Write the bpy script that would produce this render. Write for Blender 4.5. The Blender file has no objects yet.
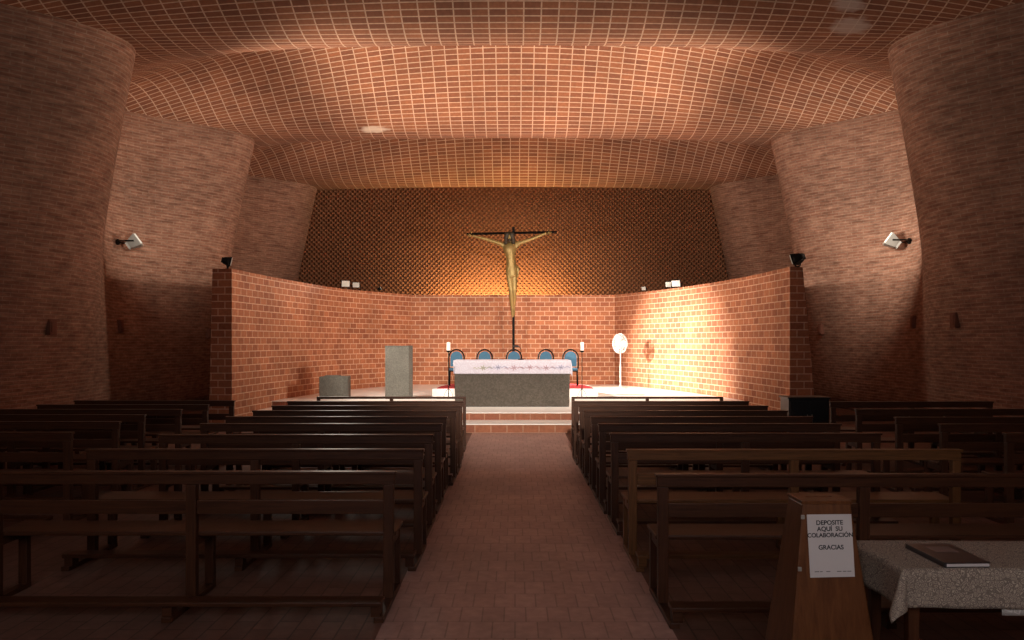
import bpy, bmesh, math, random
from math import sin, cos, pi, radians, sqrt, atan2
from mathutils import Vector, Matrix, Euler
random.seed(7)
SC = bpy.context.scene
COL = SC.collection

# ------------------------------------------------------------------ camera
FPX, CX, CY, HC = 800.0, 515.0, 342.0, 1.7          # focal length in pixels, principal point, eye height
cam_d = bpy.data.cameras.new('camera')
cam_d.sensor_width = 36.0
cam_d.lens = 36.0 * FPX / 1024.0
cam_d.shift_x = -(CX - 512.0) / 1024.0
cam_d.shift_y = (CY - 320.0) / 1024.0
cam_d.clip_start = 0.05
cam = bpy.data.objects.new('camera', cam_d)
cam.location = (0, 0, HC)
cam.rotation_euler = (pi / 2, 0, 0)
COL.objects.link(cam)
SC.camera = cam

# ------------------------------------------------------------------ exposure, world
SC.view_settings.view_transform = 'Standard'
SC.view_settings.look = 'None'
SC.view_settings.gamma = 1.0
SC.view_settings.use_curve_mapping = False
SC.view_settings.exposure = 0.0
SC.cycles.use_denoising = True
SC.cycles.max_bounces = 9
SC.cycles.diffuse_bounces = 7
wd = bpy.data.worlds.new('world')
wd.use_nodes = True
wd.node_tree.nodes['Background'].inputs[0].default_value = (0.5, 0.6, 0.8, 1)
wd.node_tree.nodes['Background'].inputs[1].default_value = 0.0
SC.world = wd

# ------------------------------------------------------------------ lights
def aim(o, tgt):
    o.rotation_euler = (Vector(tgt) - o.location).to_track_quat('-Z', 'Y').to_euler()

def spot(name, loc, tgt, watt, col, angle, blend=0.8, size=0.08):
    l = bpy.data.lights.new(name, 'SPOT')
    l.energy = watt; l.color = col; l.spot_size = radians(angle); l.spot_blend = blend
    l.shadow_soft_size = size
    o = bpy.data.objects.new(name, l); o.location = loc
    COL.objects.link(o); aim(o, tgt)
    return o

def area(name, loc, tgt, watt, col, sx, sy):
    l = bpy.data.lights.new(name, 'AREA')
    l.shape = 'RECTANGLE'; l.size = sx; l.size_y = sy; l.energy = watt; l.color = col
    o = bpy.data.objects.new(name, l); o.location = loc
    COL.objects.link(o); aim(o, tgt)
    return o

WARM = (1.0, 0.80, 0.62)
NEUT = (1.0, 0.88, 0.74)
# floodlights on the two ends of the presbytery wall
spot('flood_beam_right_end', (5.25, 16.4, 3.5), (-3.2, 24.0, 0.6), 1750, NEUT, 110, 1.0, 0.6)
spot('flood_beam_left_end', (-5.60, 16.75, 3.45), (3.9, 23.5, 0.8), 1500, NEUT, 100, 1.0, 0.3)
# one of the pair on the left arm is turned across to the right arm
spot('flood_beam_across', (-4.70, 22.0, 3.50), (4.50, 22.5, 0.75), 17500, NEUT, 41, 1.0, 0.12)
# pair on the left arm, thrown back over the nave
spot('flood_beam_nave', (-4.95, 22.3, 3.6), (1.0, 6.0, 2.0), 250, NEUT, 110, 1.0, 0.4)
# floodlights high on the two side walls, thrown up across the vault and along their own wall
spot('flood_beam_wall_right', (7.0, 15.95, 3.9), (-1.2, 18.2, 8.3), 3300, WARM, 90, 1.0, 0.4)
spot('flood_beam_wall_left', (-7.0, 15.7, 3.85), (1.2, 18.0, 8.3), 2900, WARM, 90, 1.0, 0.4)
spot('flood_spill_wall_right', (6.8, 16.0, 3.9), (8.0, 19.4, 4.7), 620, NEUT, 120, 1.0, 0.15)
spot('flood_spill_wall_left', (-7.0, 15.7, 3.85), (-7.8, 19.5, 5.2), 300, NEUT, 98, 1.0, 0.15)
# unseen spot added behind the camera to light the altar from the front
spot('added_front_spot', (0.4, -2.6, 6.2), (0.1, 21.5, 1.1), 17500, NEUT, 29, 1.0, 0.25)
# strip lamp lying behind the presbytery wall, washing the lattice
area('strip_beam_lattice', (-0.4, 27.1, 2.5), (-0.4, 28.3, 3.3), 440, (1.0, 0.66, 0.27), 3.8, 0.12).data.spread = radians(152)

# ------------------------------------------------------------------ helpers
def P(px, py, d):
    return Vector(((px - CX) / FPX * d, d, HC - (py - CY) / FPX * d))

class MB:
    """collects shapes into one mesh"""
    def __init__(self):
        self.bm = bmesh.new()
        self.uv = self.bm.loops.layers.uv.new('UVMap')
    def face(self, pts, uvs=None):
        vs = [self.bm.verts.new(p) for p in pts]
        f = self.bm.faces.new(vs)
        if uvs:
            for l, u in zip(f.loops, uvs): l[self.uv].uv = u
        return f
    def box(self, x0, x1, y0, y1, z0, z1, bevel=0.0, mat=None):
        r = bmesh.ops.create_cube(self.bm, size=1.0)
        vs = r['verts']
        M = Matrix.Translation(((x0+x1)/2, (y0+y1)/2, (z0+z1)/2)) @ Matrix.Diagonal((x1-x0, y1-y0, z1-z0, 1))
        if mat is not None: M = mat @ M
        bmesh.ops.transform(self.bm, matrix=M, verts=vs)
        if bevel > 0:
            es = list({e for v in vs for e in v.link_edges})
            bmesh.ops.bevel(self.bm, geom=es, offset=bevel, segments=2, profile=0.5, affect='EDGES')
        return self
    def hexa(self, bot, top, bevel=0.0):
        vb = [self.bm.verts.new(p) for p in bot]; vt = [self.bm.verts.new(p) for p in top]
        n = len(bot)
        fs = [self.bm.faces.new(vb[::-1]), self.bm.faces.new(vt)]
        for i in range(n):
            fs.append(self.bm.faces.new((vb[i], vb[(i+1) % n], vt[(i+1) % n], vt[i])))
        if bevel > 0:
            es = list({e for f in fs for e in f.edges})
            bmesh.ops.bevel(self.bm, geom=es, offset=bevel, segments=2, profile=0.5, affect='EDGES')
        return self
    def tube(self, pts, r, n=8, closed=False):
        pts = [Vector(p) for p in pts]
        rr = r if isinstance(r, (list, tuple)) else [r] * len(pts)
        rings = []
        N = len(pts)
        ref = None
        for i, p in enumerate(pts):
            if closed: t = pts[(i+1) % N] - pts[i-1]
            else: t = pts[min(i+1, N-1)] - pts[max(i-1, 0)]
            t.normalize()
            if ref is None or abs(ref.dot(t)) > 0.98:
                ref = Vector((0, 0, 1)) if abs(t.z) < 0.9 else Vector((0, 1, 0))
            a = t.cross(ref).normalized(); b = t.cross(a).normalized()
            ref = (b - t * b.dot(t)).normalized() if False else ref
            rings.append([self.bm.verts.new(p + a * cos(2*pi*k/n) * rr[i] + b * sin(2*pi*k/n) * rr[i]) for k in range(n)])
        for i in range(N if closed else N - 1):
            A, B = rings[i], rings[(i+1) % N]
            for k in range(n):
                self.bm.faces.new((A[k], A[(k+1) % n], B[(k+1) % n], B[k]))
        if not closed:
            self.bm.faces.new(rings[0][::-1]); self.bm.faces.new(rings[-1])
        return self
    def lathe(self, prof, n=24, M=None):
        M = M or Matrix.Identity(4)
        rings = []
        for r, z in prof:
            r = max(r, 1e-4)
            rings.append([self.bm.verts.new(M @ Vector((r*cos(2*pi*k/n), r*sin(2*pi*k/n), z))) for k in range(n)])
        for A, B in zip(rings, rings[1:]):
            for k in range(n):
                self.bm.faces.new((A[k], A[(k+1) % n], B[(k+1) % n], B[k]))
        self.bm.faces.new(rings[0][::-1]); self.bm.faces.new(rings[-1])
        return self
    def prism(self, outline, axis, t0, t1, bevel=0.0):
        """outline of 2-D points swept along axis 'x','y' or 'z' from t0 to t1"""
        def mk(p, t):
            a, b = p
            return {'x': (t, a, b), 'y': (a, t, b), 'z': (a, b, t)}[axis]
        return self.hexa([mk(p, t0) for p in outline], [mk(p, t1) for p in outline], bevel)
    def build(self, name, mat, parent=None, smooth=False, loc=None):
        bmesh.ops.recalc_face_normals(self.bm, faces=self.bm.faces)
        me = bpy.data.meshes.new(name)
        self.bm.to_mesh(me); self.bm.free()
        if mat:
            for m in (mat if isinstance(mat, (list, tuple)) else [mat]): me.materials.append(m)
        if smooth:
            for p in me.polygons: p.use_smooth = True
        o = bpy.data.objects.new(name, me)
        COL.objects.link(o)
        if parent: o.parent = parent
        if loc is not None: o.location = loc
        return o

def smooth_by_angle(o, deg=40):
    for p in o.data.polygons: p.use_smooth = True
    o.data.set_sharp_from_angle(angle=radians(deg))
    return o

def tag(o, label, cat, group=None, kind=None):
    o['label'] = label; o['category'] = cat
    if group: o['group'] = group
    if kind: o['kind'] = kind
    return o
def struct(o):
    o['kind'] = 'structure'
    return o
def thing(name, label, cat, loc=(0, 0, 0), rz=0.0, group=None):
    o = bpy.data.objects.new(name, None)
    o.empty_display_size = 0.1
    o.location = loc; o.rotation_euler = (0, 0, rz)
    COL.objects.link(o)
    return tag(o, label, cat, group)
def copy_tree(o, parent=None):
    c = o.copy(); COL.objects.link(c)
    if parent: c.parent = parent
    for ch in list(o.children): copy_tree(ch, c)
    return c

# ------------------------------------------------------------------ materials
def new_mat(name):
    m = bpy.data.materials.new(name); m.use_nodes = True
    nt = m.node_tree
    return m, nt, nt.nodes['Principled BSDF']
def N(nt, t, **kw):
    n = nt.nodes.new(t)
    for k, v in kw.items():
        if k in n.inputs: n.inputs[k].default_value = v
        else: setattr(n, k, v)
    return n
def rgb(c): return (c[0], c[1], c[2], 1)

def plain(name, col, rough=0.5, metal=0.0, noise=0.12, scale=30, emit=None, bump=0.0):
    m, nt, b = new_mat(name)
    tc = N(nt, 'ShaderNodeTexCoord')
    nz = N(nt, 'ShaderNodeTexNoise', Scale=scale, Detail=3.0)
    nt.links.new(tc.outputs['Object'], nz.inputs['Vector'])
    mx = N(nt, 'ShaderNodeMix', data_type='RGBA')
    mx.inputs[6].default_value = rgb([c * (1 - noise) for c in col]); mx.inputs[7].default_value = rgb([min(1, c * (1 + noise)) for c in col])
    nt.links.new(nz.outputs['Fac'], mx.inputs[0]); nt.links.new(mx.outputs[2], b.inputs['Base Color'])
    b.inputs['Roughness'].default_value = rough; b.inputs['Metallic'].default_value = metal
    if emit:
        b.inputs['Emission Color'].default_value = rgb(emit[0]); b.inputs['Emission Strength'].default_value = emit[1]
    if bump:
        bp = N(nt, 'ShaderNodeBump', Strength=bump, Distance=0.01)
        nt.links.new(nz.outputs['Fac'], bp.inputs['Height']); nt.links.new(bp.outputs['Normal'], b.inputs['Normal'])
    return m

def brick(name, c1, c2, mortar, bw, rh, ms, offset=0.5, rough=0.8, dirt=0.35, dirt_scale=(0.6, 0.6), dirtcol=None, bump=0.4, smooth=0.1, stains=None, streak=None, msmooth=0.2, spec=0.3):
    """procedural brick in metres on the UV map"""
    m, nt, b = new_mat(name)
    uv = N(nt, 'ShaderNodeUVMap'); uv.uv_map = 'UVMap'
    bt = N(nt, 'ShaderNodeTexBrick')
    bt.offset = offset; bt.squash = 1.0
    bt.inputs['Color1'].default_value = rgb(c1); bt.inputs['Color2'].default_value = rgb(c2); bt.inputs['Mortar'].default_value = rgb(mortar)
    bt.inputs['Scale'].default_value = 1.0; bt.inputs['Mortar Size'].default_value = ms; bt.inputs['Mortar Smooth'].default_value = msmooth
    bt.inputs['Brick Width'].default_value = bw; bt.inputs['Row Height'].default_value = rh; bt.inputs['Bias'].default_value = 0.0
    nt.links.new(uv.outputs['UV'], bt.inputs['Vector'])
    col = bt.outputs['Color']
    def mult(col, sc, lo, hi, fac, vec=(1, 1, 1), detail=4.0):
        mp = N(nt, 'ShaderNodeMapping'); mp.inputs['Scale'].default_value = vec
        nt.links.new(uv.outputs['UV'], mp.inputs['Vector'])
        nz = N(nt, 'ShaderNodeTexNoise', Scale=sc, Detail=detail, Roughness=0.6)
        nt.links.new(mp.outputs['Vector'], nz.inputs['Vector'])
        rp = N(nt, 'ShaderNodeValToRGB')
        rp.color_ramp.elements[0].position = 0.3; rp.color_ramp.elements[0].color = rgb(lo)
        rp.color_ramp.elements[1].position = 0.7; rp.color_ramp.elements[1].color = rgb(hi)
        nt.links.new(nz.outputs['Fac'], rp.inputs['Fac'])
        mx = N(nt, 'ShaderNodeMix', data_type='RGBA', blend_type='MULTIPLY'); mx.inputs[0].default_value = fac
        nt.links.new(col, mx.inputs[6]); nt.links.new(rp.outputs['Color'], mx.inputs[7])
        return mx.outputs[2]
    col = mult(col, dirt_scale[0], (1 - dirt,) * 3, (1.1, 1.08, 1.06), 1.0)
    col = mult(col, 14.0, (0.78, 0.76, 0.76), (1.12, 1.12, 1.12), 0.8)
    if streak:
        col = mult(col, streak[0], streak[2], (1.08, 1.08, 1.08), 1.0, vec=(streak[1], 1, 1), detail=5.0)
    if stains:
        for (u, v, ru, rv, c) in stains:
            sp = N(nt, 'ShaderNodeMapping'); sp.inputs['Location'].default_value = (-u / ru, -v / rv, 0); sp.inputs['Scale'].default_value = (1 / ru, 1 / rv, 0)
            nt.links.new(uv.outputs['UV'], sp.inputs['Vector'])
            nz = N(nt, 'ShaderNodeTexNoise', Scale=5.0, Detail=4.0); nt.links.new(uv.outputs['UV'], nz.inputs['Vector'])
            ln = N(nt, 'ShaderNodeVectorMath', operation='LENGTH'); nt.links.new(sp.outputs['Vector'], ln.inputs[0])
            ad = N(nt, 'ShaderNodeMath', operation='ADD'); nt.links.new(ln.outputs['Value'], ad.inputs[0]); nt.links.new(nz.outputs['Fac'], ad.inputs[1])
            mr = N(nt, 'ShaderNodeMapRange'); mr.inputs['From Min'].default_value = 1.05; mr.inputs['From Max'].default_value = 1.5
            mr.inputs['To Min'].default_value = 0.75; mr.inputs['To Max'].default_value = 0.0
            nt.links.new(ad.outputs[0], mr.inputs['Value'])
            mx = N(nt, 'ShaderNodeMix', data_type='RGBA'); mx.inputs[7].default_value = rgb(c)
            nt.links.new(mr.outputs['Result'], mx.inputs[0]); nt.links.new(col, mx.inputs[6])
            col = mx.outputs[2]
    nt.links.new(col, b.inputs['Base Color'])
    b.inputs['Roughness'].default_value = rough
    b.inputs['Specular IOR Level'].default_value = spec
    if bump:
        inv = N(nt, 'ShaderNodeMath', operation='SUBTRACT'); inv.inputs[0].default_value = 1.0
        nt.links.new(bt.outputs['Fac'], inv.inputs[1])
        bp = N(nt, 'ShaderNodeBump', Strength=bump, Distance=0.01)
        nt.links.new(inv.outputs[0], bp.inputs['Height']); nt.links.new(bp.outputs['Normal'], b.inputs['Normal'])
    return m

def wood(name, c1, c2, rough=0.42, scale=6.0, axis=(0.6, 9, 9)):
    m, nt, b = new_mat(name)
    tc = N(nt, 'ShaderNodeTexCoord'); mp = N(nt, 'ShaderNodeMapping'); mp.inputs['Scale'].default_value = axis
    nt.links.new(tc.outputs['Object'], mp.inputs['Vector'])
    nz = N(nt, 'ShaderNodeTexNoise', Scale=scale, Detail=6.0, Roughness=0.65, Distortion=0.6)
    nt.links.new(mp.outputs['Vector'], nz.inputs['Vector'])
    rp = N(nt, 'ShaderNodeValToRGB')
    rp.color_ramp.elements[0].position = 0.3; rp.color_ramp.elements[0].color = rgb(c1)
    rp.color_ramp.elements[1].position = 0.72; rp.color_ramp.elements[1].color = rgb(c2)
    nt.links.new(nz.outputs['Fac'], rp.inputs['Fac']); nt.links.new(rp.outputs['Color'], b.inputs['Base Color'])
    b.inputs['Roughness'].default_value = rough
    b.inputs['Specular IOR Level'].default_value = 0.28
    bp = N(nt, 'ShaderNodeBump', Strength=0.15, Distance=0.005)
    nt.links.new(nz.outputs['Fac'], bp.inputs['Height']); nt.links.new(bp.outputs['Normal'], b.inputs['Normal'])
    return m

def aggregate(name, c1, c2, c3, scale=45, rough=0.8):
    m, nt, b = new_mat(name)
    tc = N(nt, 'ShaderNodeTexCoord')
    vo = N(nt, 'ShaderNodeTexVoronoi', Scale=scale); nt.links.new(tc.outputs['Object'], vo.inputs['Vector'])
    sep = N(nt, 'ShaderNodeSeparateColor'); nt.links.new(vo.outputs['Color'], sep.inputs['Color'])
    rp = N(nt, 'ShaderNodeValToRGB')
    rp.color_ramp.elements[0].color = rgb(c1); rp.color_ramp.elements[1].color = rgb(c3)
    e = rp.color_ramp.elements.new(0.5); e.color = rgb(c2)
    nt.links.new(sep.outputs[0], rp.inputs['Fac'])
    nz = N(nt, 'ShaderNodeTexNoise', Scale=3.0, Detail=4.0); nt.links.new(tc.outputs['Object'], nz.inputs['Vector'])
    mr = N(nt, 'ShaderNodeMapRange'); mr.inputs['To Min'].default_value = 0.75; mr.inputs['To Max'].default_value = 1.2
    nt.links.new(nz.outputs['Fac'], mr.inputs['Value'])
    mx = N(nt, 'ShaderNodeMix', data_type='RGBA', blend_type='MULTIPLY'); mx.inputs[0].default_value = 1.0
    nt.links.new(rp.outputs['Color'], mx.inputs[6]); nt.links.new(mr.outputs['Result'], mx.inputs[7])
    nt.links.new(mx.outputs[2], b.inputs['Base Color']); b.inputs['Roughness'].default_value = rough
    bp = N(nt, 'ShaderNodeBump', Strength=0.5, Distance=0.01)
    nt.links.new(vo.outputs['Distance'], bp.inputs['Height']); nt.links.new(bp.outputs['Normal'], b.inputs['Normal'])
    return m

def lace(name, base, thread, scale, rough=0.9, amt=1.0):
    m, nt, b = new_mat(name)
    uv = N(nt, 'ShaderNodeUVMap'); uv.uv_map = 'UVMap'
    vo = N(nt, 'ShaderNodeTexVoronoi', Scale=scale, feature='DISTANCE_TO_EDGE'); nt.links.new(uv.outputs['UV'], vo.inputs['Vector'])
    v2 = N(nt, 'ShaderNodeTexVoronoi', Scale=scale * 3.1); nt.links.new(uv.outputs['UV'], v2.inputs['Vector'])
    wv = N(nt, 'ShaderNodeMath', operation='SINE')
    m8 = N(nt, 'ShaderNodeMath', operation='MULTIPLY'); m8.inputs[1].default_value = 30.0
    nt.links.new(vo.outputs['Distance'], m8.inputs[0]); nt.links.new(m8.outputs[0], wv.inputs[0])
    ad = N(nt, 'ShaderNodeMath', operation='ADD'); nt.links.new(wv.outputs[0], ad.inputs[0]); nt.links.new(v2.outputs['Distance'], ad.inputs[1])
    mr = N(nt, 'ShaderNodeMapRange'); mr.inputs['From Min'].default_value = -0.2; mr.inputs['From Max'].default_value = 1.0; mr.inputs['To Max'].default_value = amt
    nt.links.new(ad.outputs[0], mr.inputs['Value'])
    mx = N(nt, 'ShaderNodeMix', data_type='RGBA'); mx.inputs[6].default_value = rgb(base); mx.inputs[7].default_value = rgb(thread)
    nt.links.new(mr.outputs['Result'], mx.inputs[0]); nt.links.new(mx.outputs[2], b.inputs['Base Color'])
    b.inputs['Roughness'].default_value = rough
    return m

M_vault = brick('vault brick', (0.36, 0.145, 0.075), (0.24, 0.095, 0.055), (0.66, 0.46, 0.34), 0.30, 0.15, 0.014, offset=0.0,
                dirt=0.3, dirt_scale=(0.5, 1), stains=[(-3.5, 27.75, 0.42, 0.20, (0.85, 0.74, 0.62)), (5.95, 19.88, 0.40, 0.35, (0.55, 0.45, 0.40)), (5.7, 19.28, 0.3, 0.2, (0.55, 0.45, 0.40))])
M_side = brick('side wall brick', (0.42, 0.235, 0.165), (0.34, 0.165, 0.11), (0.44, 0.30, 0.225), 0.30, 0.066, 0.012,
               dirt=0.35, dirt_scale=(0.45, 1), streak=(13.0, 0.20, (0.46, 0.41, 0.39)), bump=0.6, msmooth=0.6)
M_screen = brick('presbytery brick', (0.52, 0.21, 0.105), (0.35, 0.13, 0.07), (0.74, 0.50, 0.35), 0.30, 0.15, 0.011, dirt=0.3)
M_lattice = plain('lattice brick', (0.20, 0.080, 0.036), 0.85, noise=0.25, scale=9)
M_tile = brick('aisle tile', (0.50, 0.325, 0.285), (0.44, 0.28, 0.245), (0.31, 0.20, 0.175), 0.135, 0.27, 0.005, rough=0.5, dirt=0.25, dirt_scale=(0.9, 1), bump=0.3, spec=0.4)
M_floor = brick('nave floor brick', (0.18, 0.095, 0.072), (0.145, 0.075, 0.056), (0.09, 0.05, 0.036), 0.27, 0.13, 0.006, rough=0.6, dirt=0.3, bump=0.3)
M_stone = plain('white stone tread', (0.92, 0.90, 0.87), 0.5, noise=0.08, scale=5)
M_riser = brick('step brick', (0.34, 0.13, 0.07), (0.28, 0.10, 0.06), (0.42, 0.24, 0.16), 0.30, 0.15, 0.01)
M_wood = wood('dark pew wood', (0.030, 0.0092, 0.004), (0.076, 0.027, 0.011))
M_woodv = wood('dark pew wood upright', (0.030, 0.0092, 0.004), (0.076, 0.027, 0.011), axis=(9, 9, 0.6))
M_wood_w = wood('warm pew wood', (0.085, 0.034, 0.012), (0.19, 0.082, 0.029))
M_woodv_w = wood('warm pew wood upright', (0.085, 0.034, 0.012), (0.19, 0.082, 0.029), axis=(9, 9, 0.6))
M_box = wood('donation box wood', (0.080, 0.026, 0.0075), (0.150, 0.054, 0.017), axis=(7, 7, 0.6))
M_iron = plain('dark iron', (0.006, 0.005, 0.0045), 0.6, 0.0)
M_iron.node_tree.nodes['Principled BSDF'].inputs['Specular IOR Level'].default_value = 0.12
M_black = plain('black lacquer', (0.010, 0.011, 0.013), 0.35)
M_gold = plain('gilded bronze', (0.33, 0.235, 0.085), 0.45, 0.45, noise=0.3, scale=7, bump=0.2)
M_goldd = plain('dark bronze hair', (0.030, 0.022, 0.011), 0.6, 0.1, noise=0.3, scale=12)
M_altar = aggregate('pebble concrete', (0.064, 0.051, 0.038), (0.078, 0.063, 0.049), (0.095, 0.080, 0.064), 34)
M_conc = aggregate('ambo concrete', (0.085, 0.082, 0.068), (0.11, 0.105, 0.09), (0.135, 0.127, 0.11), 60)
M_cloth = lace('embroidered altar cloth', (0.68, 0.66, 0.76), (0.56, 0.50, 0.60), 7.0, amt=0.5)
M_lace = lace('patterned table cloth', (0.46, 0.385, 0.305), (0.17, 0.135, 0.115), 60.0)
M_lacew = lace('white lace', (0.62, 0.60, 0.58), (0.40, 0.38, 0.36), 30.0)
M_blue = plain('blue velvet', (0.036, 0.112, 0.19), 0.8, noise=0.2)
M_red = plain('red carpet', (0.50, 0.03, 0.045), 0.95, noise=0.2, scale=60)
M_white = plain('white enamel', (0.58, 0.58, 0.57), 0.4, noise=0.04)
M_wax = plain('white wax', (0.85, 0.80, 0.72), 0.5, noise=0.03)
M_grille = plain('pale blue plastic', (0.36, 0.52, 0.58), 0.35, noise=0.05)
M_glass = plain('lamp glass', (0.72, 0.74, 0.70), 0.12, noise=0.03)
M_alu = plain('grey cast metal', (0.30, 0.29, 0.27), 0.5, 0.3)
M_terra = plain('terracotta block', (0.15, 0.052, 0.03), 0.8, noise=0.2)
M_paper = plain('white paper', (0.56, 0.53, 0.53), 0.7, noise=0.03)
M_ink = plain('black ink', (0.02, 0.02, 0.025), 0.7, noise=0.0)
M_pink = plain('pink embroidery', (0.50, 0.36, 0.42), 0.9)
M_leafy = plain('gold green embroidery', (0.44, 0.42, 0.36), 0.9)
M_lilac = plain('lilac embroidery', (0.42, 0.41, 0.55), 0.9)
M_cover = plain('dark album cover', (0.035, 0.030, 0.032), 0.35, noise=0.2)
M_photo = plain('grey cover label', (0.10, 0.095, 0.10), 0.3, noise=0.5, scale=40)
M_pane = plain('daylit onyx pane', (0.7, 0.7, 0.72), 0.6, emit=((1.0, 0.90, 0.88), 4.6))

# ------------------------------------------------------------------ the undulating hall
LW, A0, WX, ZT = 6.75, 1.18, 8.0, 7.08
YC = 21.15                                   # a crest (wall leaning furthest in)
Y0, Y1 = -3.2, 28.35
def ph(y): return 2 * pi * (y - YC) / LW
def wall_x(y, z, sgn=0):
    f = max(0.0, z) / ZT
    return WX + 0.05 - 0.06 * sgn + 0.38 * max(0.0, 1 - f) - A0 * f * cos(ph(y))
def vault_h(y): return 0.05 + 1.75 * (1 - cos(ph(y))) / 2

def side_wall(sgn, name):
    mb = MB(); ny, nz = 260, 20
    ys = [Y0 + (Y1 + 0.6 - Y0) * i / ny for i in range(ny + 1)]
    zs = [(ZT + 0.25) * k / nz for k in range(nz + 1)]
    s = 0; us = [0]
    for a, b in zip(ys, ys[1:]):
        s += sqrt((b-a)**2 + (wall_x(b, 4) - wall_x(a, 4))**2); us.append(s)
    T = 0.32
    def grid(off):
        return [[mb.bm.verts.new((sgn * (wall_x(y, z, sgn) + off), y, z)) for z in zs] for y in ys]
    G, H = grid(0), grid(T)
    def quad(a, b, c, d, uvs):
        f = mb.bm.faces.new((a, b, c, d)); f.smooth = True
        for l, u in zip(f.loops, uvs): l[mb.uv].uv = u
    for g in (G, H):
        for i in range(ny):
            for k in range(nz):
                quad(g[i][k], g[i+1][k], g[i+1][k+1], g[i][k+1], [(us[i], zs[k]), (us[i+1], zs[k]), (us[i+1], zs[k+1]), (us[i], zs[k+1])])
    for i in range(ny):
        for k in (0, nz): quad(G[i][k], G[i+1][k], H[i+1][k], H[i][k], [(us[i], 0), (us[i+1], 0), (us[i+1], T), (us[i], T)])
    for k in range(nz):
        for i in (0, ny): quad(G[i][k], G[i][k+1], H[i][k+1], H[i][k], [(0, zs[k]), (0, zs[k+1]), (T, zs[k+1]), (T, zs[k])])
    return struct(mb.build(name, M_side))
side_wall(-1, 'wall_left'); side_wall(1, 'wall_right')

def vault():
    mb = MB(); ny, nx = 260, 80
    ys = [Y0 - 0.3 + (Y1 + 0.9 - Y0) * i / ny for i in range(ny + 1)]
    rows = []
    v = 0; py = None
    for y in ys:
        xw = wall_x(y, ZT); h = vault_h(y)
        zc = ZT + h
        if py is not None: v += sqrt((y - py[0])**2 + (zc - py[1])**2)
        py = (y, zc)
        row = []
        for j in range(nx + 1):
            t = -1.035 + 2.07 * j / nx
            x = xw * t; z = ZT + h * (1 - t * t)
            row.append((x, z))
        # arc length from the middle
        us = [0] * (nx + 1); mid = nx // 2
        for j in range(mid + 1, nx + 1): us[j] = us[j-1] + sqrt((row[j][0]-row[j-1][0])**2 + (row[j][1]-row[j-1][1])**2)
        for j in range(mid - 1, -1, -1): us[j] = us[j+1] - sqrt((row[j][0]-row[j+1][0])**2 + (row[j][1]-row[j+1][1])**2)
        rows.append([(mb.bm.verts.new((x, y, z)), mb.bm.verts.new((x, y, z + 0.28)), (us[j] + 0.15, v)) for j, (x, z) in enumerate(row)])
    for i in range(ny):
        for j in range(nx):
            a, b, c, d = rows[i][j], rows[i][j+1], rows[i+1][j+1], rows[i+1][j]
            for q in (0, 1):
                f = mb.bm.faces.new((a[q], b[q], c[q], d[q])); f.smooth = True
                for l, u in zip(f.loops, (a, b, c, d)): l[mb.uv].uv = u[2]
    for i in range(ny):
        for j in (0, nx):
            mb.bm.faces.new((rows[i][j][0], rows[i+1][j][0], rows[i+1][j][1], rows[i][j][1]))
    for j in range(nx):
        for i in (0, ny):
            mb.bm.faces.new((rows[i][j][0], rows[i][j+1][0], rows[i][j+1][1], rows[i][j][1]))
    o = mb.build('ceiling', M_vault)
    return struct(o)
vault()

# floor: dark nave floor and the tiled aisle
def slab_uv(name, x0, x1, y0, y1, z0, z1, mat, swap=False):
    mb = MB()
    mb.box(x0, x1, y0, y1, z0, z1)
    for f in mb.bm.faces:
        n = f.normal
        f.normal_update()
        n = f.normal
        for l in f.loops:
            c = l.vert.co
            if abs(n.z) > 0.5: u = (c.y, c.x) if swap else (c.x, c.y)
            elif abs(n.y) > 0.5: u = (c.x, c.z)
            else: u = (c.y, c.z)
            l[mb.uv].uv = u
    return struct(mb.build(name, mat))
AX0, AX1 = -0.80, 0.93
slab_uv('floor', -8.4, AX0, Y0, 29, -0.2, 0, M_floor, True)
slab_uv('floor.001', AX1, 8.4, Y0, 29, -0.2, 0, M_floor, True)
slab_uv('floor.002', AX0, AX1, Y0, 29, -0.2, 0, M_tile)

# end wall behind the altar: sawtooth brick lattice in alternating courses
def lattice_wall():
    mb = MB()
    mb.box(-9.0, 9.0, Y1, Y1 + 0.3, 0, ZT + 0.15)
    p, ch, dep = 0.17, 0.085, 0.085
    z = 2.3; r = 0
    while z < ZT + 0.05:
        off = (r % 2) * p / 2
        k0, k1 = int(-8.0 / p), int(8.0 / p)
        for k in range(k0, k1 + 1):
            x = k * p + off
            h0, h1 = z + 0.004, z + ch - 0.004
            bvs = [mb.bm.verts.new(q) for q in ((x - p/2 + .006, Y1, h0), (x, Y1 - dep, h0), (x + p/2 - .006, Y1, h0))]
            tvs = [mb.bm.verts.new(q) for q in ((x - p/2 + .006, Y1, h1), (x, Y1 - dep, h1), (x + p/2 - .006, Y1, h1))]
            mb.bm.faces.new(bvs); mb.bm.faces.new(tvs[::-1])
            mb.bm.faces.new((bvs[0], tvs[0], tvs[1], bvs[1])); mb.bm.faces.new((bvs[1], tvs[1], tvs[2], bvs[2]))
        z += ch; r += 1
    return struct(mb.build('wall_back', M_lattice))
lattice_wall()

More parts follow.
